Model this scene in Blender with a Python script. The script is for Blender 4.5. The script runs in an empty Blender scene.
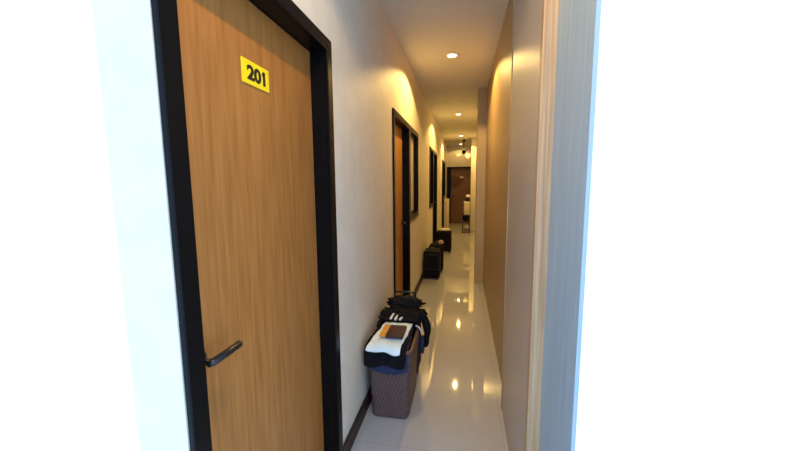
import bpy, bmesh, math, random
from mathutils import Vector, Matrix, noise
random.seed(7)
PI = math.pi
SC = bpy.context.scene
C = SC.collection

# ------------------------------------------------------------------ camera
cd = bpy.data.cameras.new('camera'); cam = bpy.data.objects.new('camera', cd); C.objects.link(cam)
cd.sensor_width = 36; cd.lens = 350 / 800 * 36; cd.clip_start = 0.02; cd.clip_end = 200
def aim():
    f = 350.0
    v = Vector((464 - 400, 225.5 - 182, -f)).normalized()
    r = math.radians(.4)
    a = -math.sin(r) * v.x + math.cos(r) * v.y
    t = math.atan2(-a, v.z)
    u = Vector((-math.sin(r) * math.cos(t), math.cos(r) * math.cos(t), math.sin(t)))
    if u.y < 0: u = -u
    x = v.cross(u)
    # rows of the world matrix's rotation are the world axes seen in camera space
    return Matrix(((x.x, x.y, x.z), (v.x, v.y, v.z), (u.x, u.y, u.z)))
cam.matrix_world = Matrix.Translation((0, 0, 1.5)) @ aim().to_4x4()
SC.camera = cam

# ------------------------------------------------------------------ world: bright hazy daylight outside the open end of the corridor
w = bpy.data.worlds.new('sky'); SC.world = w; w.use_nodes = True
bg = w.node_tree.nodes['Background']
bg.inputs['Color'].default_value = (.43, .65, 1.0, 1); bg.inputs['Strength'].default_value = 2.7
SC.view_settings.view_transform = 'Standard'; SC.view_settings.look = 'None'
SC.view_settings.gamma = 1; SC.view_settings.exposure = 0.0
SC.view_settings.use_curve_mapping = False
LAMP_W = 82.0
LAMP_COL = (1.0, .645, .20)

# ------------------------------------------------------------------ materials
def mat(name, col, rough=.5, metal=0, spec=.5, emit=None, es=1):
    m = bpy.data.materials.new(name); m.use_nodes = True
    p = m.node_tree.nodes['Principled BSDF']
    p.inputs['Base Color'].default_value = (*col, 1); p.inputs['Roughness'].default_value = rough
    p.inputs['Metallic'].default_value = metal; p.inputs['Specular IOR Level'].default_value = spec
    if emit:
        p.inputs['Emission Color'].default_value = (*emit, 1); p.inputs['Emission Strength'].default_value = es
    return m
def nd(m, t, **k):
    n = m.node_tree.nodes.new(t)
    for a, b in k.items():
        if a in n.inputs: n.inputs[a].default_value = b
        else: setattr(n, a, b)
    return n
def lk(m, a, b): m.node_tree.links.new(a, b)
def P(m): return m.node_tree.nodes['Principled BSDF']
def grain(m, c1, c2, scale=(1, 1, 1), nscale=6, bump=.1, detail=6, dist=.0, lo=.3, hi=.7, bdist=.002, rot=(0, 0, 0)):
    """stretched noise between two colours, with a matching bump"""
    tc = nd(m, 'ShaderNodeTexCoord'); mp = nd(m, 'ShaderNodeMapping'); mp.inputs['Scale'].default_value = scale
    mp.inputs['Rotation'].default_value = rot
    no = nd(m, 'ShaderNodeTexNoise', Scale=nscale, Detail=detail, Distortion=dist)
    cr = nd(m, 'ShaderNodeValToRGB'); e = cr.color_ramp.elements
    e[0].position = lo; e[0].color = (*c1, 1); e[1].position = hi; e[1].color = (*c2, 1)
    lk(m, tc.outputs['Object'], mp.inputs[0]); lk(m, mp.outputs[0], no.inputs['Vector'])
    lk(m, no.outputs['Fac'], cr.inputs[0]); lk(m, cr.outputs[0], P(m).inputs['Base Color'])
    if bump:
        b = nd(m, 'ShaderNodeBump', Strength=bump, Distance=bdist)
        lk(m, no.outputs['Fac'], b.inputs['Height']); lk(m, b.outputs[0], P(m).inputs['Normal'])
    return m
def wood(name, c1, c2, rough=.42, s=7):
    m = mat(name, c1, rough)
    return grain(m, c1, c2, (9, 9, .55), s, .12, 8, .4, .3, .72, .001)
M = {}
M['wall'] = grain(mat('cream_paint', (.74, .68, .58), .62), (.71, .645, .52), (.775, .71, .58), (1, 1, 1), 9, .25, 8, .3, .3, .7, .004)
M['ceiling'] = mat('ceiling_paint', (.66, .64, .56), .7)
M['door'] = wood('oak_door_veneer', (.30, .112, .021), (.43, .174, .040), .42, 7)
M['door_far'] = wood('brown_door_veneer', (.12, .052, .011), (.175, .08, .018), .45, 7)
M['door_amber'] = wood('amber_door_veneer', (.36, .165, .035), (.47, .225, .055), .45, 7)
M['frame'] = mat('black_satin_frame', (.004, .0035, .0035), .3, spec=.12)
M['base'] = grain(mat('dark_brown_skirting', (.05, .03, .022), .45, spec=.2), (.022, .012, .009), (.05, .028, .02), (9, .6, 9), 8, .05)
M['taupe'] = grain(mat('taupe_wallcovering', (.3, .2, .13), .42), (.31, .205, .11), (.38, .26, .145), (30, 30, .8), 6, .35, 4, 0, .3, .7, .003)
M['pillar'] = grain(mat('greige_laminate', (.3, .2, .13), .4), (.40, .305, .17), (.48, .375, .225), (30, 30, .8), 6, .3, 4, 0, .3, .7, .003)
M['panel'] = grain(mat('pale_greige_laminate', (.4, .35, .3), .33), (.40, .335, .275), (.46, .395, .33), (40, 40, .5), 6, .35, 4, 0, .3, .7, .003)
M['oak'] = grain(mat('raw_oak_edging', (.6, .4, .25), .5), (.37, .205, .09), (.56, .375, .20), (22, 22, .5), 5, .2, 8, .3)
M['blue'] = grain(mat('pale_blue_grained_laminate', (.5, .6, .7), .45), (.27, .34, .37), (.35, .42, .45), (16, 16, .45), 6, .25, 8, .6)
M['grey_trim'] = mat('grey_metal_trim', (.16, .15, .14), .35, .6)
M['sign'] = mat('yellow_plate', (.93, .66, .01), .35)
M['ink'] = mat('black_ink', (.006, .006, .006), .5)
M['plate'] = mat('pale_plate', (.85, .68, .42), .4)
M['black_fabric'] = grain(mat('black_fabric', (.01, .01, .011), .85, spec=.12), (.003, .003, .004), (.010, .010, .013), (1, 1, 1), 60, .4)
M['black_plastic'] = mat('black_plastic', (.012, .012, .013), .3)
M['black_matte'] = mat('black_matte', (.008, .007, .008), .7, spec=.15)
M['grey_pipe'] = mat('grey_piping', (.05, .045, .04), .4, spec=.3)
M['rubber'] = mat('rubber', (.01, .01, .01), .7)
M['navy'] = grain(mat('navy_cotton', (.01, .018, .06), .8), (.008, .014, .045), (.018, .03, .09), (1, 1, 1), 30, .3)
M['mint'] = grain(mat('mint_white_cotton', (.6, .75, .76), .8), (.66, .83, .85), (.84, .90, .92), (1, 1, 1), 14, .4)
M['stripe'] = mat('white_print', (.85, .83, .80), .6)
M['maroon'] = grain(mat('dark_maroon_cloth', (.03, .006, .008), .7), (.02, .005, .007), (.05, .012, .015), (1, 1, 1), 40, .4)
M['orange'] = grain(mat('orange_cloth', (.75, .3, .03), .6), (.60, .22, .02), (.85, .38, .05), (1, 1, 1), 60, .4)
M['cream'] = mat('cream_card', (.72, .64, .46), .6)
M['cream2'] = mat('beige_card', (.60, .50, .33), .6)
M['white'] = mat('white_plastic', (.85, .83, .80), .4)
M['tan'] = mat('tan_leather', (.42, .2, .12), .5)
M['dark_glass'] = mat('dark_glass', (.035, .022, .012), .2, spec=.3)
M['lens'] = mat('lamp_lens', (1, .9, .7), .4, emit=(1.0, .86, .58), es=9)
M['ring'] = mat('white_lamp_ring', (.82, .76, .66), .35)
# basket weave
m = mat('brown_rattan_weave', (.12, .07, .055), .5); M['weave'] = m
tc = nd(m, 'ShaderNodeTexCoord')
def wv(rot, sc):
    mp = nd(m, 'ShaderNodeMapping'); mp.inputs['Rotation'].default_value = rot; lk(m, tc.outputs['Object'], mp.inputs[0])
    wt = nd(m, 'ShaderNodeTexWave', wave_type='BANDS', bands_direction='Z'); wt.inputs['Scale'].default_value = sc
    lk(m, mp.outputs[0], wt.inputs['Vector']); return wt
w1 = wv((.95, .95, 0), 17); w2 = wv((-.35, -.35, 0), 17)
mx = nd(m, 'ShaderNodeMath', operation='MULTIPLY'); lk(m, w1.outputs['Fac'], mx.inputs[0]); lk(m, w2.outputs['Fac'], mx.inputs[1])
cr = nd(m, 'ShaderNodeValToRGB'); cr.color_ramp.elements[0].color = (.08, .045, .040, 1); cr.color_ramp.elements[1].color = (.145, .088, .08, 1)
cr.color_ramp.elements[1].position = .75
lk(m, mx.outputs[0], cr.inputs[0]); lk(m, cr.outputs[0], P(m).inputs['Base Color'])
bp = nd(m, 'ShaderNodeBump', Strength=.8, Distance=.004); lk(m, mx.outputs[0], bp.inputs['Height']); lk(m, bp.outputs[0], P(m).inputs['Normal'])
M['strand'] = mat('brown_rattan_strand', (.17, .085, .055), .45)
# polished floor tiles
m = mat('polished_porcelain', (.66, .65, .62), .03, spec=1.0); M['floor'] = m
tc = nd(m, 'ShaderNodeTexCoord'); mp = nd(m, 'ShaderNodeMapping'); mp.inputs['Location'].default_value = (.35, 0, 0)
br = nd(m, 'ShaderNodeTexBrick', offset=0.0, squash=1.0)
br.inputs['Scale'].default_value = 1; br.inputs['Brick Width'].default_value = .6; br.inputs['Row Height'].default_value = .6
br.inputs['Mortar Size'].default_value = .0018; br.inputs['Mortar Smooth'].default_value = .3
br.inputs['Color1'].default_value = (.53, .535, .54, 1); br.inputs['Color2'].default_value = (.55, .555, .56, 1)
br.inputs['Mortar'].default_value = (.42, .38, .33, 1)
lk(m, tc.outputs['Object'], mp.inputs[0]); lk(m, mp.outputs[0], br.inputs['Vector'])
no = nd(m, 'ShaderNodeTexNoise', Scale=2.5, Detail=6); lk(m, tc.outputs['Object'], no.inputs['Vector'])
mixc = nd(m, 'ShaderNodeMixRGB', blend_type='MULTIPLY'); mixc.inputs['Fac'].default_value = .12
lk(m, br.outputs['Color'], mixc.inputs[1]); lk(m, no.outputs['Fac'], mixc.inputs[2]); lk(m, mixc.outputs[0], P(m).inputs['Base Color'])
P(m).inputs['IOR'].default_value = 1.75
# frosted pane
m = mat('frosted_glass', (.80, .72, .54), .4); M['frost'] = m
P(m).inputs['Transmission Weight'].default_value = .12

# ------------------------------------------------------------------ helpers
def box(bm, x0, x1, y0, y1, z0, z1, bev=0, seg=2):
    vs = [bm.verts.new((x, y, z)) for x in (x0, x1) for y in (y0, y1) for z in (z0, z1)]
    fs = [(0, 1, 3, 2), (4, 6, 7, 5), (0, 4, 5, 1), (2, 3, 7, 6), (0, 2, 6, 4), (1, 5, 7, 3)]
    faces = [bm.faces.new([vs[i] for i in f]) for f in fs]
    if bev:
        es = {e for f in faces for e in f.edges}
        bmesh.ops.bevel(bm, geom=list(es), offset=bev, segments=seg, affect='EDGES', profile=.5)
def tube(bm, pts, r, n=10, closed=False, cap=True):
    pts = [Vector(p) for p in pts]; N = len(pts); rings = []
    up = Vector((0, 0, 1))
    for i, p in enumerate(pts):
        a = pts[(i - 1) % N] if (closed or i) else p; b = pts[(i + 1) % N] if (closed or i < N - 1) else p
        t = (b - a).normalized()
        u = t.cross(up)
        if u.length < .05: u = t.cross(Vector((1, 0, 0)))
        u.normalize(); v = u.cross(t)
        rr = r[i] if isinstance(r, (list, tuple)) else r
        rings.append([bm.verts.new(p + u * math.cos(2 * PI * k / n) * rr + v * math.sin(2 * PI * k / n) * rr) for k in range(n)])
    for i in range(N if closed else N - 1):
        A, B = rings[i], rings[(i + 1) % N]
        for k in range(n): bm.faces.new((A[k], A[(k + 1) % n], B[(k + 1) % n], B[k]))
    if cap and not closed: bm.faces.new(rings[0]); bm.faces.new(rings[-1][::-1])
def lathe(bm, prof, n=32, c=(0, 0, 0), axis='Z'):
    rings = []
    for r, z in prof:
        ring = []
        for k in range(n):
            a = 2 * PI * k / n
            q = (r * math.cos(a), r * math.sin(a), z)
            if axis == 'Y': q = (q[0], q[2], q[1])
            if axis == 'X': q = (q[2], q[0], q[1])
            ring.append(bm.verts.new((c[0] + q[0], c[1] + q[1], c[2] + q[2])))
        rings.append(ring)
    for A, B in zip(rings, rings[1:]):
        for k in range(n): bm.faces.new((A[k], A[(k + 1) % n], B[(k + 1) % n], B[k]))
    bm.faces.new(rings[0][::-1]); bm.faces.new(rings[-1])
def obj(name, bm, m, parent=None, smooth=False):
    bmesh.ops.recalc_face_normals(bm, faces=bm.faces[:])
    me = bpy.data.meshes.new(name); bm.to_mesh(me); bm.free()
    me.materials.append(m)
    if smooth:
        for p in me.polygons: p.use_smooth = True
    o = bpy.data.objects.new(name, me); C.objects.link(o)
    if parent:
        o.parent = parent
        L = parent; off = Vector((0, 0, 0))
        while L: off += L.location; L = L.parent
        for v in me.vertices: v.co -= off            # all coordinates are given in the world
    return o
def tag(o, label, cat, group=None, kind=None):
    o['label'] = label; o['category'] = cat
    if group: o['group'] = group
    if kind: o['kind'] = kind
    return o
def thing(name, label, cat, loc, group=None, kind=None):
    o = bpy.data.objects.new(name, None); C.objects.link(o); o.location = loc; o.empty_display_size = .05
    return tag(o, label, cat, group, kind)
def struct(name, bm, m, label, cat): return tag(obj(name, bm, m), label, cat, None, 'structure')
def B(*a, **k):
    bm = bmesh.new(); box(bm, *a, **k); return bm

# ------------------------------------------------------------------ dimensions
XL, XR, H, YE = -.62, .30, 2.80, 12.9
Y0 = .642
def slab(bm, t0, t1, u0, u1, z0, z1, holes, along='Y'):
    """wall slab with thickness t0..t1, running u0..u1, with rectangular holes (ua, ub, za, zb)"""
    us = sorted({u0, u1, *[h for q in holes for h in q[:2]]}); zs = sorted({z0, z1, *[h for q in holes for h in q[2:]]})
    for ua, ub in zip(us, us[1:]):
        for za, zb in zip(zs, zs[1:]):
            um, zm = (ua + ub) / 2, (za + zb) / 2
            if any(h[0] < um < h[1] and h[2] < zm < h[3] for h in holes): continue
            if along == 'Y': box(bm, t0, t1, ua, ub, za, zb)
            else: box(bm, ua, ub, t0, t1, za, zb)
    bmesh.ops.remove_doubles(bm, verts=bm.verts[:], dist=1e-5)
    seen = {}
    for f in list(bm.faces):
        k = tuple(sorted(v.index for v in f.verts))
    bm.verts.index_update()
    for f in bm.faces:
        seen.setdefault(tuple(sorted(v.index for v in f.verts)), []).append(f)
    kill = [f for fs in seen.values() if len(fs) > 1 for f in fs]
    bmesh.ops.delete(bm, geom=kill, context='FACES_ONLY')

# ------------------------------------------------------------------ room shell
bm = bmesh.new(); box(bm, XL - .135, .62, .35, YE + .15, -.12, 0)
struct('floor', bm, M['floor'], 'polished pale porcelain tile floor running down the narrow corridor', 'floor')
bm = bmesh.new(); box(bm, XL - .135, .62, .30, YE + .15, H, H + .12)
struct('ceiling', bm, M['ceiling'], 'plain flat ceiling over the corridor with a row of downlights', 'ceiling')

CW = .055    # width of the frame face
ZT = 2.14    # top of the frames
# door (outer y0, y1) and window (outer y0, y1, z bottom)
DOORS = [(.645, 1.607), (3.054, 3.985), (7.13, 8.12), (10.10, 11.00)]
WINS = [(3.985, 4.75, 1.05), (6.385, 7.13, 1.02), (11.00, 11.70, 1.04)]
ins = CW - .02
holes = [(a + (ins if i != 9 else 0), b - ins, 0, ZT - ins) for i, (a, b) in enumerate(DOORS)]
holes += [(a + ins, b - ins, z + ins, ZT - ins) for a, b, z in WINS]
bm = bmesh.new(); slab(bm, XL - .115, XL, Y0, YE, 0, H, holes)
box(bm, XL - .135, XL - .115, Y0, YE, 0, H)
struct('wall_left', bm, M['wall'], 'long cream plastered wall with the numbered doors on the left', 'wall')
DX0, DX1, DZ = -.612, .415, 2.04
bm = bmesh.new(); slab(bm, YE, YE + .1, XL, .62, 0, H, [(DX0 + ins, DX1 - ins, 0, DZ - ins)], 'X')
box(bm, XL - .135, .62, YE + .1, YE + .15, 0, H)
struct('wall_back', bm, M['wall'], 'cream end wall of the corridor above and around the brown door', 'wall')
bm = bmesh.new(); box(bm, XR, XR + .06, 2.25, 5.2, 0, H)
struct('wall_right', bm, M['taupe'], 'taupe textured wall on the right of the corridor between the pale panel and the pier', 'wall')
bm = bmesh.new(); box(bm, .45, .57, 5.6, YE, 0, H)
struct('wall_right_recess', bm, M['wall'], 'set-back far stretch of wall on the right behind the first pier', 'wall')
bm = bmesh.new(); box(bm, .18, .62, 5.2, 5.6, 0, H, bev=.004)
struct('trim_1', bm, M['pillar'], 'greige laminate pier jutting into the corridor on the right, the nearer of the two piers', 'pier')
bm = bmesh.new(); box(bm, .205, .45, 10.82, 11.2, 0, H)
struct('trim_2', bm, M['wall'], 'cream pier jutting from the right near the corridor end, the farther of the two piers', 'pier')
bm = bmesh.new(); box(bm, .27, .33, 1.43, 2.25, 0, H, bev=.003)
struct('wall_right_panel', bm, M['panel'], 'tall pale greige laminate panel standing nearest on the right side', 'panel')
bm = bmesh.new(); box(bm, .265, .275, 2.235, 2.256, 0, H)
struct('trim_3', bm, M['oak'], 'thin light oak edge strip at the far edge of the greige panel', 'trim')
bm = bmesh.new(); box(bm, .268, .325, 1.385, 1.43, 0, H, bev=.003)
struct('trim_4', bm, M['oak'], 'light oak vertical edging between the greige panel and the pale blue board', 'trim')
# pale blue board nearest the lens, running from the oak edging out to the open end
bm = bmesh.new()
a, b = Vector((.3165, 1.385)), Vector((.3575, 1.13)); n = Vector((1, .16)).normalized() * .014
q = [a, b, b + n, a + n]
lo = [bm.verts.new((p.x, p.y, 0)) for p in q]; hi = [bm.verts.new((p.x, p.y, H)) for p in q]
bm.faces.new(lo); bm.faces.new(hi)
for i in range(4): bm.faces.new((lo[i], lo[(i + 1) % 4], hi[(i + 1) % 4], hi[i]))
struct('wall_right_front', bm, M['blue'], 'pale blue wood-grained board at the right edge, nearest of the right side surfaces', 'panel')
# skirting on the left wall, between the frames
segs = [(1.607, 3.054), (3.985, 7.13), (8.12, 10.10), (11.0, YE)]
for i, (a, b) in enumerate(segs):
    bm = bmesh.new(); box(bm, XL, XL + .014, a, b, 0, .10, bev=.003)
    struct('baseboard_left' if i == 0 else 'baseboard_left.%03d' % i, bm, M['base'],
           ['dark brown skirting between the door with the yellow plate and the next door',
            'dark brown skirting from the second door to the third door frame on the left',
            'dark brown skirting between the third and fourth doors on the left',
            'dark brown skirting from the fourth door to the corridor end'][i], 'skirting board')

# ------------------------------------------------------------------ doors and windows in the left wall
def frame_y(bm, a, b, z0, z1, bottom=False):
    """casing proud of the wall and lining inside the opening"""
    X0, X1 = XL - .113, XL + .015
    for (ya, yb) in ((a, a + CW), (b - CW, b)):
        box(bm, XL + .0005, X1, ya, yb, z0, z1, bev=.003)
    box(bm, XL + .0005, X1, a + CW - .001, b - CW + .001, z1 - CW, z1, bev=.003)
    box(bm, X0, XL + .001, a + ins, a + CW, z0, z1 - CW); box(bm, X0, XL + .001, b - CW, b - ins, z0, z1 - CW)
    box(bm, X0, XL + .001, a + ins, b - ins, z1 - CW, z1 - ins)
    # door stop
    s = .012
    if bottom:
        box(bm, XL + .0005, X1, a + CW - .001, b - CW + .001, z0, z0 + CW, bev=.003)
        box(bm, X0, XL + .001, a + ins, b - ins, z0 + ins, z0 + CW)
DL = ['oak veneer door with a yellow 201 plate in a black frame, nearest on the left',
      'amber wooden door in a black frame directly behind the brown hamper',
      'wooden door in a black frame beside the first black suitcase, third along the left wall',
      'door in a black frame at the far end of the left wall, behind the leaning cartons']
def lever(par, x, y, z, d=1, side='Y'):
    h = bmesh.new()
    lathe(h, [(.024, 0), (.026, .003), (.026, .008), (.022, .010)], 28, (x, y, z), 'X')
    tube(h, [(x, y, z), (x + .045, y, z)], .009, 12)
    ro = obj('lever_handle', h, M['black_plastic'], par, True)
    h = bmesh.new()
    tube(h, [(x + .040, y - .012 * d, z), (x + .046, y, z), (x + .048, y + .05 * d, z), (x + .048, y + .108 * d, z), (x + .048, y + .113 * d, z)], [.0085, .0105, .0105, .0105, .007], 14)
    obj('lever_grip', h, M['black_plastic'], ro, True)
for i, (a, b) in enumerate(DOORS):
    t = thing('door_%d' % (i + 1), DL[i], 'door', (XL, (a + b) / 2, 0), None, 'structure')
    bm = bmesh.new(); frame_y(bm, a, b, 0, ZT); obj('door_frame', bm, M['frame'], t)
    lx = XL - .067
    bm = bmesh.new(); box(bm, lx - .04, lx, a + CW + .003, b - CW - .003, .006, ZT - CW - .003, bev=.0015)
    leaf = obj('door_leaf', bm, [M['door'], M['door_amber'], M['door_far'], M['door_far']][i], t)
    if i == 0:
        lever(t, lx, .765, 1.035, 1)
        bm = bmesh.new(); box(bm, lx - .0, lx + .004, 1.032, 1.186, 1.817, 1.892, bev=.001)
        s = obj('number_plate', bm, M['sign'], t); s['label'] = 'yellow plate with black 201'
        cu = bpy.data.curves.new('t', 'FONT'); cu.body = '201'; cu.size = .068; cu.extrude = .0006; cu.offset = .0028
        cu.align_x = 'CENTER'; cu.align_y = 'CENTER'; cu.space_character = .98
        tmp = bpy.data.objects.new('t', cu); C.objects.link(tmp)
        bpy.context.view_layer.update()
        me = bpy.data.meshes.new_from_object(tmp.evaluated_get(bpy.context.evaluated_depsgraph_get()))
        bpy.data.objects.remove(tmp)
        xs = [v.co.x for v in me.vertices]; ys = [v.co.y for v in me.vertices]
        cx_, cy_ = (min(xs) + max(xs)) / 2, (min(ys) + max(ys)) / 2
        sx, sy = .104 / (max(xs) - min(xs)), .047 / (max(ys) - min(ys))
        R3 = Matrix(((0, 0, 1), (1, 0, 0), (0, 1, 0)))
        for v in me.vertices:
            c = Vector(((v.co.x - cx_) * sx, (v.co.y - cy_) * sy, v.co.z))
            v.co = R3 @ c + Vector((lx + .0045, 1.109, 1.8545)) - t.location
        # the slanted flag of the 1, which this face lacks
        fb = bmesh.new(); fb.from_mesh(me)
        fl = [(.043, .0235), (.043, .0130), (.0335, .0080), (.0335, .0165)]
        fv = [[fb.verts.new(Vector((lx + dx, 1.109 + a_, 1.8545 + b_)) - t.location) for a_, b_ in fl] for dx in (.0039, .0051)]
        fb.faces.new(fv[0]); fb.faces.new(fv[1])
        for k in range(4): fb.faces.new((fv[0][k], fv[0][(k + 1) % 4], fv[1][(k + 1) % 4], fv[1][k]))
        bmesh.ops.recalc_face_normals(fb, faces=fb.faces[:]); fb.to_mesh(me); fb.free()
        me.materials.append(M['ink'])
        d = bpy.data.objects.new('digits', me); C.objects.link(d); d.parent = s
    else:
        lever(t, lx, b - CW - .065, 1.05, -1)
        if i == 1:
            bm = bmesh.new(); box(bm, lx, lx + .003, 3.42, 3.52, 1.90, 1.925, bev=.001); box(bm, lx, lx + .003, 3.42, 3.50, 1.835, 1.855, bev=.001)
            obj('number_plate', bm, M['plate'], t)
WL = ['narrow frosted side window in a black frame beside the door behind the hamper',
      'dark narrow side window in a black frame before the third door on the left wall',
      'farthest narrow black-framed side window on the left, above the leaning cartons']
for i, (a, b, z0) in enumerate(WINS):
    t = thing('window_%d' % (i + 1), WL[i], 'window', (XL, (a + b) / 2, z0), None, 'structure')
    bm = bmesh.new(); frame_y(bm, a, b, z0, ZT, True)
    obj('window_frame', bm, M['frame'], t)
    f = bmesh.new()
    x0, x1 = XL - .055, XL - .03; c = .03; ya, yb, za, zb = a + CW + .001, b - CW - .001, z0 + CW + .001, ZT - CW - .001
    box(f, x0, x1, ya, ya + c, za, zb, bev=.002); box(f, x0, x1, yb - c, yb, za, zb, bev=.002)
    box(f, x0, x1, ya + c, yb - c, za, za + c, bev=.002); box(f, x0, x1, ya + c, yb - c, zb - c, zb, bev=.002)
    sash = obj('sash', f, M['frame'], t)
    obj('pane', B(x0 + .006, x0 + .012, ya + c - .003, yb - c + .003, za + c - .003, zb - c + .003), M['frost' if i == 0 else 'dark_glass'], sash)

# end door
t = thing('door_5', 'dark brown wooden door in a black frame closing the far end of the corridor', 'door', ((DX0 + DX1) / 2, YE, 0), None, 'structure')
bm = bmesh.new()
for xa, xb in ((DX0, DX0 + .14), (DX1 - CW, DX1)): box(bm, xa, xb, YE - .015, YE - .0005, 0, DZ, bev=.003)
box(bm, DX0 + CW - .001, DX1 - CW + .001, YE - .015, YE - .0005, DZ - CW, DZ, bev=.003)
box(bm, DX0 + ins, DX0 + .14, YE - .001, YE + .098, 0, DZ - CW); box(bm, DX1 - CW, DX1 - ins, YE - .001, YE + .098, 0, DZ - CW)
box(bm, DX0 + ins, DX1 - ins, YE - .001, YE + .098, DZ - CW, DZ - ins)
obj('door_frame', bm, M['frame'], t)
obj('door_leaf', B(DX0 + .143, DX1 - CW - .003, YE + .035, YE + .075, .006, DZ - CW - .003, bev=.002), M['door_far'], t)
obj('number_plate', B(-.15, -.03, YE + .030, YE + .035, 1.64, 1.70, bev=.001), M['plate'], t)
h = bmesh.new(); lathe(h, [(.024, 0), (.026, -.003), (.026, -.008), (.022, -.010)], 24, (-.40, YE + .035, 1.0), 'Y')
tube(h, [(-.40, YE + .03, 1.0), (-.40, YE - .01, 1.0)], .009, 12)
ro = obj('lever_handle', h, M['black_plastic'], t, True)
h = bmesh.new(); tube(h, [(-.435, YE - .008, 1.0), (-.42, YE - .012, 1.0), (-.31, YE - .012, 1.0)], [.008, .0105, .0095], 12)
obj('lever_grip', h, M['black_plastic'], ro, True)

# ------------------------------------------------------------------ downlights
def downlight(x, y, label, k=1):
    t = thing('downlight', label, 'ceiling light', (x, y, H), 'recessed downlights in the corridor ceiling')
    bm = bmesh.new()
    lathe(bm, [(.043, -.0005), (.080, -.0005), (.080, -.004), (.074, -.008), (.050, -.006), (.045, -.002)], 40, (x, y, H))
    obj('trim_ring', bm, M['ring'], t, True)
    bm = bmesh.new(); lathe(bm, [(.044, -.001), (.042, -.006), (.03, -.009), (.002, -.010)], 32, (x, y, H))
    obj('lens', bm, M['lens'], t, True)
    ld = bpy.data.lights.new('bulb', 'SPOT'); ld.energy = LAMP_W * k; ld.color = LAMP_COL
    ld.spot_size = math.radians(146); ld.spot_blend = .16; ld.shadow_soft_size = .022
    lo = bpy.data.objects.new('bulb', ld); C.objects.link(lo); lo.parent = t; lo.location = (0, 0, -.03)
    return t
downlight(-.142, 3.84, 'round white recessed downlight, nearest and largest in the ceiling row')
downlight(-.125, 7.06, 'round white recessed downlight, second nearest in the ceiling row')
downlight(-.10, 10.3, 'round white recessed downlight, third from the camera, just before the farther pier')
downlight(-.13, 12.5, 'round white recessed downlight, farthest in the ceiling row, near the end door', .13)
downlight(-.15, .62, 'round white recessed downlight above the open near end, over the door with the 201 plate', .68)

# ------------------------------------------------------------------ hamper and what lies on it
HX0, HX1, HY0, HY1, HZ = -.568, -.322, 2.02, 2.43, .47
def rrect(x0, x1, y0, y1, r, n=6):
    pts = []
    for cx_, cy_, a0 in ((x1 - r, y1 - r, 0), (x0 + r, y1 - r, PI / 2), (x0 + r, y0 + r, PI), (x1 - r, y0 + r, 3 * PI / 2)):
        for k in range(n + 1):
            a = a0 + k * PI / 2 / n; pts.append((cx_ + r * math.cos(a), cy_ + r * math.sin(a)))
    return pts
t = thing('laundry_hamper', 'tapered brown woven laundry hamper standing against the left wall, heaped with clothes', 'laundry basket', ((HX0 + HX1) / 2, (HY0 + HY1) / 2, 0))
bm = bmesh.new(); rings = []
lv = [(0.004, .022), (.0, .030), (.012, .012), (.02, .006)]
prof = [(.000, .020), (.006, .008), (.02, .002), (.12, 0), (.22, -.004), (.32, -.008), (.40, -.012), (HZ - .02, -.015)]   # (z, inset)
for z, i_ in prof:
    rings.append([bm.verts.new((x, y, z)) for x, y in rrect(HX0 + i_, HX1 - i_, HY0 + i_, HY1 - i_, .035)])
for z, i_ in [(HZ - .02, -.009), (.30, -.002), (.02, .010)]:
    rings.append([bm.verts.new((x, y, z)) for x, y in rrect(HX0 + i_, HX1 - i_, HY0 + i_, HY1 - i_, .03)])
for A, Bq in zip(rings, rings[1:]):
    for k in range(len(A)): bm.faces.new((A[k], A[(k + 1) % len(A)], Bq[(k + 1) % len(A)], Bq[k]))
bm.faces.new(rings[0][::-1]); bm.faces.new(rings[-1])
obj('basket_body', bm, M['weave'], t, False)
bm = bmesh.new()
rim = [(x, y, HZ - .012) for x, y in rrect(HX0 - .014, HX1 + .014, HY0 - .014, HY1 + .014, .045)]
tube(bm, rim, .011, 10, closed=True); obj('rim', bm, M['strand'], t, True)
bm = bmesh.new()          # open lattice strands near the rim on the corridor side
for k in range(9):
    y = HY0 + .05 + k * .037
    for s in (-1, 1): tube(bm, [(HX1 + .010, y, .34), (HX1 + .018, y + s * .018, .40), (HX1 + .018, y, HZ - .015)], .0045, 6)
obj('lattice_band', bm, M['strand'], t, True)

def cloth(name, pts_rows, m, parent=None, thick=.004, amp=.006, sc=9, seed=0, sub=1, mir=None):
    """grid of world points (rows), wrinkled with noise and given thickness"""
    bm = bmesh.new(); rows = []
    for i, r in enumerate(pts_rows):
        row = []
        for j, p in enumerate(r):
            p = Vector(p); n_ = noise.noise_vector(p * sc + Vector((seed, seed * 2, 0)))
            row.append(bm.verts.new(p + n_ * amp))
        rows.append(row)
    for A, Bq in zip(rows, rows[1:]):
        for k in range(len(A) - 1): bm.faces.new((A[k], A[k + 1], Bq[k + 1], Bq[k]))
    o = obj(name, bm, m, parent, True)
    s = o.modifiers.new('thickness', 'SOLIDIFY'); s.thickness = thick; s.offset = 1
    if sub: d = o.modifiers.new('smooth', 'SUBSURF'); d.levels = sub; d.render_levels = sub
    return o
def drape(x0, x1, path, nx=18, xw=None):
    """rows across X following a path of (y, z); resampled"""
    pts = [Vector((0, *p)) for p in path]
    L = [0]
    for a, b in zip(pts, pts[1:]): L.append(L[-1] + (b - a).length)
    n = max(8, int(L[-1] / .012)); rows = []
    for i in range(n + 1):
        s = L[-1] * i / n; k = max(j for j in range(len(L)) if L[j] <= s + 1e-9); k = min(k, len(pts) - 2)
        f = (s - L[k]) / max(1e-6, L[k + 1] - L[k]); p = pts[k].lerp(pts[k + 1], f)
        a, b = (x0, x1) if xw is None else xw(i / n)
        rows.append([(a + (b - a) * j / nx, p.y, p.z) for j in range(nx + 1)])
    return rows
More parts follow.
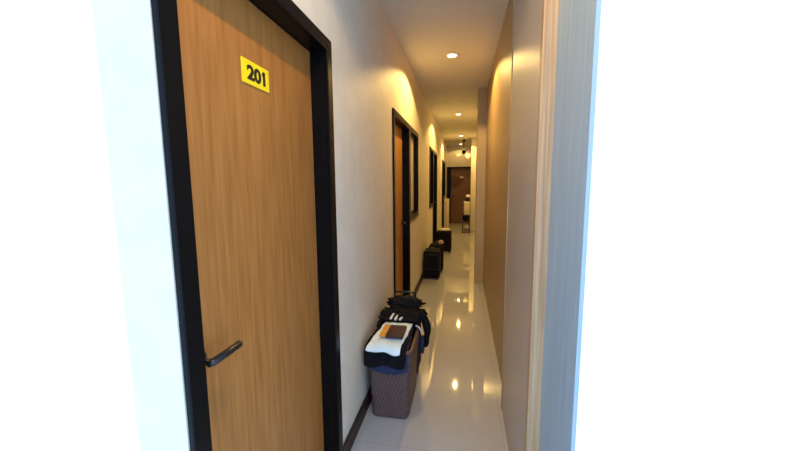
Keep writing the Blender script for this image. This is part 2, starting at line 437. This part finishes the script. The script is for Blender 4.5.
# navy cloth, lowest, bulging over the front rim
def hem(rows, fn):
    out = []
    for i, r in enumerate(rows):
        rr = []
        for j, p in enumerate(r): rr.append(fn(i / (len(rows) - 1), j / (len(r) - 1), Vector(p)))
        out.append(rr)
    return out
rows = drape(-.572, -.322, [(2.20, .478), (2.06, .480), (2.018, .470), (2.002, .44), (2.004, .345)], 18)
rows = hem(rows, lambda u, v, p: p + Vector((0, -.012 * math.sin(v * PI) * max(0, u - .4), (-.028 * math.sin(v * PI) ** .7) * max(0, u - .5) * 2)))
o = cloth('navy_cloth', rows, M['navy'], amp=.006, seed=3); tag(o, 'dark navy cloth hanging lowest over the front of the brown hamper', 'cloth')
rows = drape(-.60, -.328, [(2.36, .492), (2.2, .494), (2.05, .496), (2.0, .487), (1.980, .46), (1.976, .375)], 20,
             xw=lambda u: (-.575 - .02 * u, -.322 - .012 * u))
rows = hem(rows, lambda u, v, p: p + Vector((0, 0, (-.012 * math.sin(v * PI * 3)) * max(0, u - .7) * 3)))
o = cloth('folded_trousers', rows, M['black_fabric'], thick=.010, amp=.006, seed=8); tag(o, 'black folded garment under the mint shirt, sagging over the hamper front', 'trousers')
rows = drape(-.53, -.335, [(2.32, .515), (2.2, .513), (2.06, .512), (1.99, .506), (1.962, .488), (1.956, .470)], 20,
             xw=lambda u: (-.53 - .052 * u, -.334 - .028 * u))
rows = hem(rows, lambda u, v, p: p + Vector((0, 0, .022 * max(0, .5 - v) * max(0, u - .8) * 8 + (-.010 * math.sin((v + .08) * PI * 2.6)) * max(0, u - .62) * 2.6)))
o = cloth('mint_shirt', rows, M['mint'], thick=.008, amp=.008, sc=18, seed=5); tag(o, 'pale mint white shirt folded flat on top of the hamper, edge hanging forward', 'shirt')
# fold of the shirt
t = thing('cloth_pouch', 'small dark maroon pouch with an orange end lying on the mint shirt', 'pouch', (-.435, 2.16, .525))
bm = bmesh.new(); box(bm, -.472, -.362, 2.045, 2.225, .530, .545, bev=.005, seg=3); p1 = obj('pouch_body', bm, M['maroon'], t, True)
bm = bmesh.new(); box(bm, -.512, -.473, 2.048, 2.222, .531, .547, bev=.005, seg=3); p2 = obj('orange_end', bm, M['orange'], t, True)
p2['label'] = 'orange end section'

# black suitcase standing behind the hamper, with its pull handle up
def suitcase(x0, x1, y0, y1, h, label, group='black luggage along the left wall', pull=.0, pocket=True, carry=True):
    t = thing('suitcase', label, 'suitcase', ((x0 + x1) / 2, (y0 + y1) / 2, 0), group)
    zb = .035
    bm = bmesh.new(); box(bm, x0, x1, y0, y1, zb, h, bev=.03, seg=4); obj('shell', bm, M['black_fabric'], t, True)
    for y in (y0 + .03, y1 - .03):
        bm = bmesh.new(); r = [(x, z) for x, z in rrect(x0 - .001, x1 + .001, zb, h, .035)]
        tube(bm, [(a, y, b) for a, b in r], .0035, 6, closed=True)
        obj('piping', bm, M['grey_pipe'], t, True)
    if pocket:
        bm = bmesh.new(); box(bm, x0 + .025, x1 - .025, y0 - .012, y0 + .004, zb + .13, h - .05, bev=.008, seg=3)
        pk = obj('front_pocket', bm, M['black_fabric'], t, True)
        bm = bmesh.new(); r = rrect(x0 + .026, x1 - .026, zb + .131, h - .051, .02)
        tube(bm, [(a, y0 - .010, b) for a, b in r], .003, 6, closed=True)
        obj('zip', bm, M['grey_pipe'], pk, True)
    for x in (x0 + .035, x1 - .035):
        for y in (y0 + .04, y1 - .04):
            bm = bmesh.new(); lathe(bm, [(.014, -.010), (.019, -.008), (.019, .008), (.014, .010)], 16, (x, y, .019), 'X')
            box(bm, x - .014, x + .014, y - .012, y + .012, .026, .045)
            obj('wheel', bm, M['rubber'], t, True)
    xm = (x0 + x1) / 2; ym = (y0 + y1) / 2
    bm = bmesh.new()
    if carry: tube(bm, [(xm - .06, ym, h - .008), (xm - .055, ym, h + .018), (xm - .03, ym, h + .028), (xm + .03, ym, h + .028), (xm + .055, ym, h + .018), (xm + .06, ym, h - .008)], .008, 8)
    if carry: obj('carry_handle', bm, M['black_plastic'], t, True)
    if pull:
        bm = bmesh.new(); q = []
        xa, xb, y, zt = xm - .085, xm + .085, y1 - .035, h + pull
        q = [(xa, y, h - .02), (xa, y, zt - .02), (xa + .006, y, zt - .006), (xa + .02, y, zt), (xb - .02, y, zt), (xb - .006, y, zt - .006), (xb, y, zt - .02), (xb, y, h - .02)]
        tube(bm, q, .008, 10); obj('pull_handle', bm, M['black_plastic'], t, True)
    return t
suitcase(-.575, -.325, 2.475, 2.70, .50, 'black suitcase with raised loop handle standing directly behind the brown hamper', pull=.135, pocket=False, carry=False)

# black jacket with three white stripes heaped over suitcase and hamper
def heap(name, cx_, cy_, rx, ry, z0, hgt, m, seed, parent=None, n=64, amp=.28, skirt=None):
    """a crumpled pile: a closed lumpy cushion"""
    bm = bmesh.new(); rings = []
    K = 22
    for k in range(K + 1):
        ph = -PI / 2 + PI * k / K; ring = []
        for j in range(n):
            a = 2 * PI * j / n
            s = Vector((math.cos(ph) * math.cos(a), math.cos(ph) * math.sin(a), math.sin(ph)))
            q = Vector((math.copysign(abs(s.x) ** .7, s.x), math.copysign(abs(s.y) ** .7, s.y), s.z if s.z > 0 else s.z * .25))
            f = 1 + amp * noise.noise(s * 2.3 + Vector((seed, 0, 0))) + amp * .6 * noise.noise(s * 5 + Vector((0, seed, 0))) + amp * .5 * noise.noise(s * 11 + Vector((0, seed, 3)))
            p = Vector((cx_ + q.x * rx * f, cy_ + q.y * ry * f, z0 + (q.z + .25) * hgt * (f if s.z > 0 else 1)))
            if p.z < z0: p.z = z0
            if p.x < XL + .025: p.x = XL + .025
            ring.append(bm.verts.new(p))
        rings.append(ring)
    for A, Bq in zip(rings, rings[1:]):
        for k in range(n): bm.faces.new((A[k], A[(k + 1) % n], Bq[(k + 1) % n], Bq[k]))
    bm.faces.new(rings[0][::-1]); bm.faces.new(rings[-1])
    return obj(name, bm, m, parent, True)
t = thing('striped_jacket', 'crumpled black jacket with three white stripes draped over the rear of the hamper', 'jacket', (-.42, 2.44, .50))
heap('jacket_body', -.425, 2.47, .150, .125, .503, .060, M['black_fabric'], 4, t)
# front flap lying toward the shirt
rows = drape(-.585, -.30, [(2.44, .565), (2.40, .562), (2.35, .545), (2.315, .532)], 24)
cloth('jacket_hem', rows, M['black_fabric'], t, thick=.008, amp=.020, sc=20, seed=12)
# sleeve hanging down on the corridor side
def sleeve(name, path, r, m, parent):
    bm = bmesh.new(); tube(bm, path, r, 12); 
    for v in bm.verts: v.co += noise.noise_vector(v.co * 22) * .018
    o = obj(name, bm, m, parent, True); s = o.modifiers.new('s', 'SUBSURF'); s.levels = 1; s.render_levels = 1
    return o
sleeve('sleeve', [(-.33, 2.43, .545), (-.285, 2.44, .54), (-.255, 2.44, .50), (-.243, 2.435, .43), (-.25, 2.43, .36), (-.262, 2.425, .30)], [.03, .036, .036, .034, .030, .024], M['black_fabric'], t)
sleeve('sleeve', [(-.50, 2.40, .545), (-.555, 2.37, .53), (-.572, 2.32, .512), (-.575, 2.26, .508)], [.028, .026, .022, .014], M['black_fabric'], t)
for k in range(3):
    x = -.502 + k * .034; bm = bmesh.new(); L = [.060, .045, .022][k]
    rws = []
    for i in range(7):
        u = i / 6; y = 2.318 + L * u; z = .551 + .024 * min(1, (y - 2.318) / .10)
        rws.append([bm.verts.new((x + .012 * u + dx, y, z + dz)) for dx, dz in ((0, 0), (.013, 0), (.013, -.014), (0, -.014))])
    for A, Bq in zip(rws, rws[1:]):
        for q in range(4): bm.faces.new((A[q], A[(q + 1) % 4], Bq[(q + 1) % 4], Bq[q]))
    bm.faces.new(rws[0]); bm.faces.new(rws[-1])
    obj('stripe', bm, M['stripe'], t)['label'] = 'white stripe'
# white trim line on the hanging side of the jacket
bm = bmesh.new(); tube(bm, [(-.318, 2.33, .505), (-.295, 2.335, .49), (-.282, 2.34, .465), (-.280, 2.345, .44)], .005, 8)
obj('white_cord', bm, M['stripe'], t, True)['label'] = 'white cord'
bm = bmesh.new(); box(bm, -.298, -.268, 2.40, 2.465, .26, .38, bev=.01)

obj('pocket_flap', bm, M['navy'], t, True)['label'] = 'dark navy flap'
o = heap('black_scarf', -.43, 2.565, .135, .065, .562, .050, M['black_matte'], 9)
tag(o, 'black crumpled garment lying around the raised handle of the suitcase behind the hamper', 'garment')

# ------------------------------------------------------------------ luggage further along
suitcase(-.597, -.352, 5.27, 5.56, .45, 'black upright suitcase with grey piping against the left wall, nearest of the far luggage')
t = thing('backpack', 'black backpack with a looped top handle standing close behind the piped suitcase', 'backpack', (-.44, 5.85, 0), 'black luggage along the left wall')
bm = bmesh.new(); box(bm, -.57, -.325, 5.70, 5.98, 0.0, .475, bev=.07, seg=5); obj('bag_body', bm, M['black_fabric'], t, True)
bm = bmesh.new(); tube(bm, [(-.50, 5.80, .468), (-.49, 5.80, .50), (-.45, 5.80, .515), (-.41, 5.80, .50), (-.40, 5.80, .468)], .008, 8)
obj('top_handle', bm, M['black_plastic'], t, True)
bm = bmesh.new(); box(bm, -.55, -.345, 5.67, 5.72, .05, .27, bev=.02, seg=3); obj('front_pocket', bm, M['black_fabric'], t, True)
t = thing('tan_cap', 'small tan cap resting on the black backpack', 'cap', (-.365, 5.88, .46))
bm = bmesh.new(); lathe(bm, [(.052, 0), (.055, .01), (.045, .035), (.02, .048), (.003, .05)], 20, (-.372, 5.88, .477)); obj('crown', bm, M['tan'], t, True)
bm = bmesh.new(); box(bm, -.405, -.34, 5.79, 5.84, .477, .483, bev=.002); obj('brim', bm, M['tan'], t, True)
suitcase(-.56, -.25, 7.36, 7.62, .47, 'black wheeled suitcase with a cream cloth on top, farthest of the suitcases', pocket=False, carry=False)
o = heap('cream_cloth', -.40, 7.49, .12, .09, .474, .035, M['cream'], 21); tag(o, 'cream folded cloth lying on the farthest black suitcase', 'cloth')

# cartons leaning near the far left
def carton(x0, x1, y0, y1, h, m, label):
    t = thing('carton', label, 'carton', ((x0 + x1) / 2, (y0 + y1) / 2, 0), 'tall flat cartons by the far left wall')
    obj('carton_body', B(x0, x1, y0, y1, 0, h, bev=.003), m, t)
    obj('packing_tape', B(x0 - .0008, x1 + .0008, (y0 + y1) / 2 - .02, (y0 + y1) / 2 + .02, h - .12, h + .001), M['cream2'], t)
carton(-.60, -.555, 10.95, 11.45, .90, M['cream2'], 'tall thin beige carton flat against the far left wall, the nearer one')
carton(-.595, -.475, 11.60, 11.85, .955, M['cream'], 'tall cream carton standing at the far left beside the end door, the farther one')

# ------------------------------------------------------------------ stand with things at the far right
SX0, SX1, SY0, SY1 = -.04, .185, 10.42, 10.70
t = thing('shelf_stand', 'small black metal shelf stand in front of the farther pier', 'shelf', ((SX0 + SX1) / 2, (SY0 + SY1) / 2, 0))
for x in (SX0 + .012, SX1 - .012):
    for y in (SY0 + .012, SY1 - .012):
        bm = bmesh.new(); tube(bm, [(x, y, 0), (x, y, .53)], .011, 8); obj('leg', bm, M['black_plastic'], t, True)
for z in (.08, .33, .52): obj('shelf', B(SX0, SX1, SY0, SY1, z, z + .016, bev=.003), M['black_plastic'], t)
t = thing('storage_box', 'cream upright box standing on top of the black shelf stand', 'box', (.095, 10.56, .536))
obj('box_body', B(.008, .182, 10.46, 10.66, .536, .90, bev=.01, seg=3), M['cream'], t, True)
obj('lid', B(.004, .186, 10.456, 10.664, .885, .925, bev=.006), M['white'], t, True)
t = thing('canister', 'black canister with a white lid standing on the cream box', 'canister', (.125, 10.56, .925))
bm = bmesh.new(); lathe(bm, [(.055, 0), (.060, .006), (.060, .11), (.054, .125)], 28, (.125, 10.56, .925)); obj('canister_body', bm, M['black_plastic'], t, True)
bm = bmesh.new(); lathe(bm, [(.066, .125), (.070, .13), (.070, .165), (.05, .195), (.01, .20)], 28, (.125, 10.56, .925)); obj('lid', bm, M['white'], t, True)
t = thing('tub', 'small white tub on the lowest shelf of the black stand', 'tub', (.11, 10.56, .096))
bm = bmesh.new(); lathe(bm, [(.058, 0), (.075, .10), (.078, .105), (.078, .112), (.07, .112)], 28, (.11, 10.55, .096)); obj('tub_body', bm, M['white'], t, True)
obj('black_bag', B(SX0 + .02, SX1 - .008, SY0 + .01, SY1 - .01, .348, .512, bev=.03, seg=3), M['black_fabric'], None, True)
tag(bpy.data.objects['black_bag'], 'black bag filling the middle shelf of the black stand', 'bag')

# ------------------------------------------------------------------ orbit fan under the ceiling
FX, FY = -.02, 11.3
t = thing('ceiling_fan', 'small dark ceiling fan with white blades near the end of the corridor', 'fan', (FX, FY, H))
bm = bmesh.new(); lathe(bm, [(.05, 0), (.05, -.03), (.03, -.05), (.012, -.06), (.012, -.31), (.012, -.32)], 24, (FX, FY, H)); obj('mount', bm, M['black_plastic'], t, True)
bm = bmesh.new(); lathe(bm, [(.02, -.31), (.05, -.32), (.06, -.35), (.06, -.40), (.04, -.43), (.01, -.44)], 28, (FX, FY, H)); obj('motor', bm, M['black_matte'], t, True)
for k in range(3):
    a = math.radians(-42 + 120 * k); bm = bmesh.new(); rows = []
    for i in range(9):
        u = i / 8; r = .06 + .18 * u; wd = .03 + .055 * math.sin(min(1, u * 1.15) * PI * .62); tw = math.radians(32 - 14 * u)
        row = []
        for v in (-1, -.5, 0, .5, 1):
            lx, ly, lz = r, v * wd * math.cos(tw), v * wd * math.sin(tw) + .012 * (1 - v * v)
            q_ = Matrix.Rotation(math.radians(55), 3, 'X') @ Vector((lx * math.cos(a) - ly * math.sin(a), lx * math.sin(a) + ly * math.cos(a), lz))
            row.append(bm.verts.new((FX + q_.x, FY - .075 + q_.y, H - .41 + q_.z)))
        rows.append(row)
    for A, Bq in zip(rows, rows[1:]):
        for q in range(4): bm.faces.new((A[q], A[q + 1], Bq[q + 1], Bq[q]))
    o = obj('blade', bm, M['white'], t, True); s = o.modifiers.new('t', 'SOLIDIFY'); s.thickness = .004
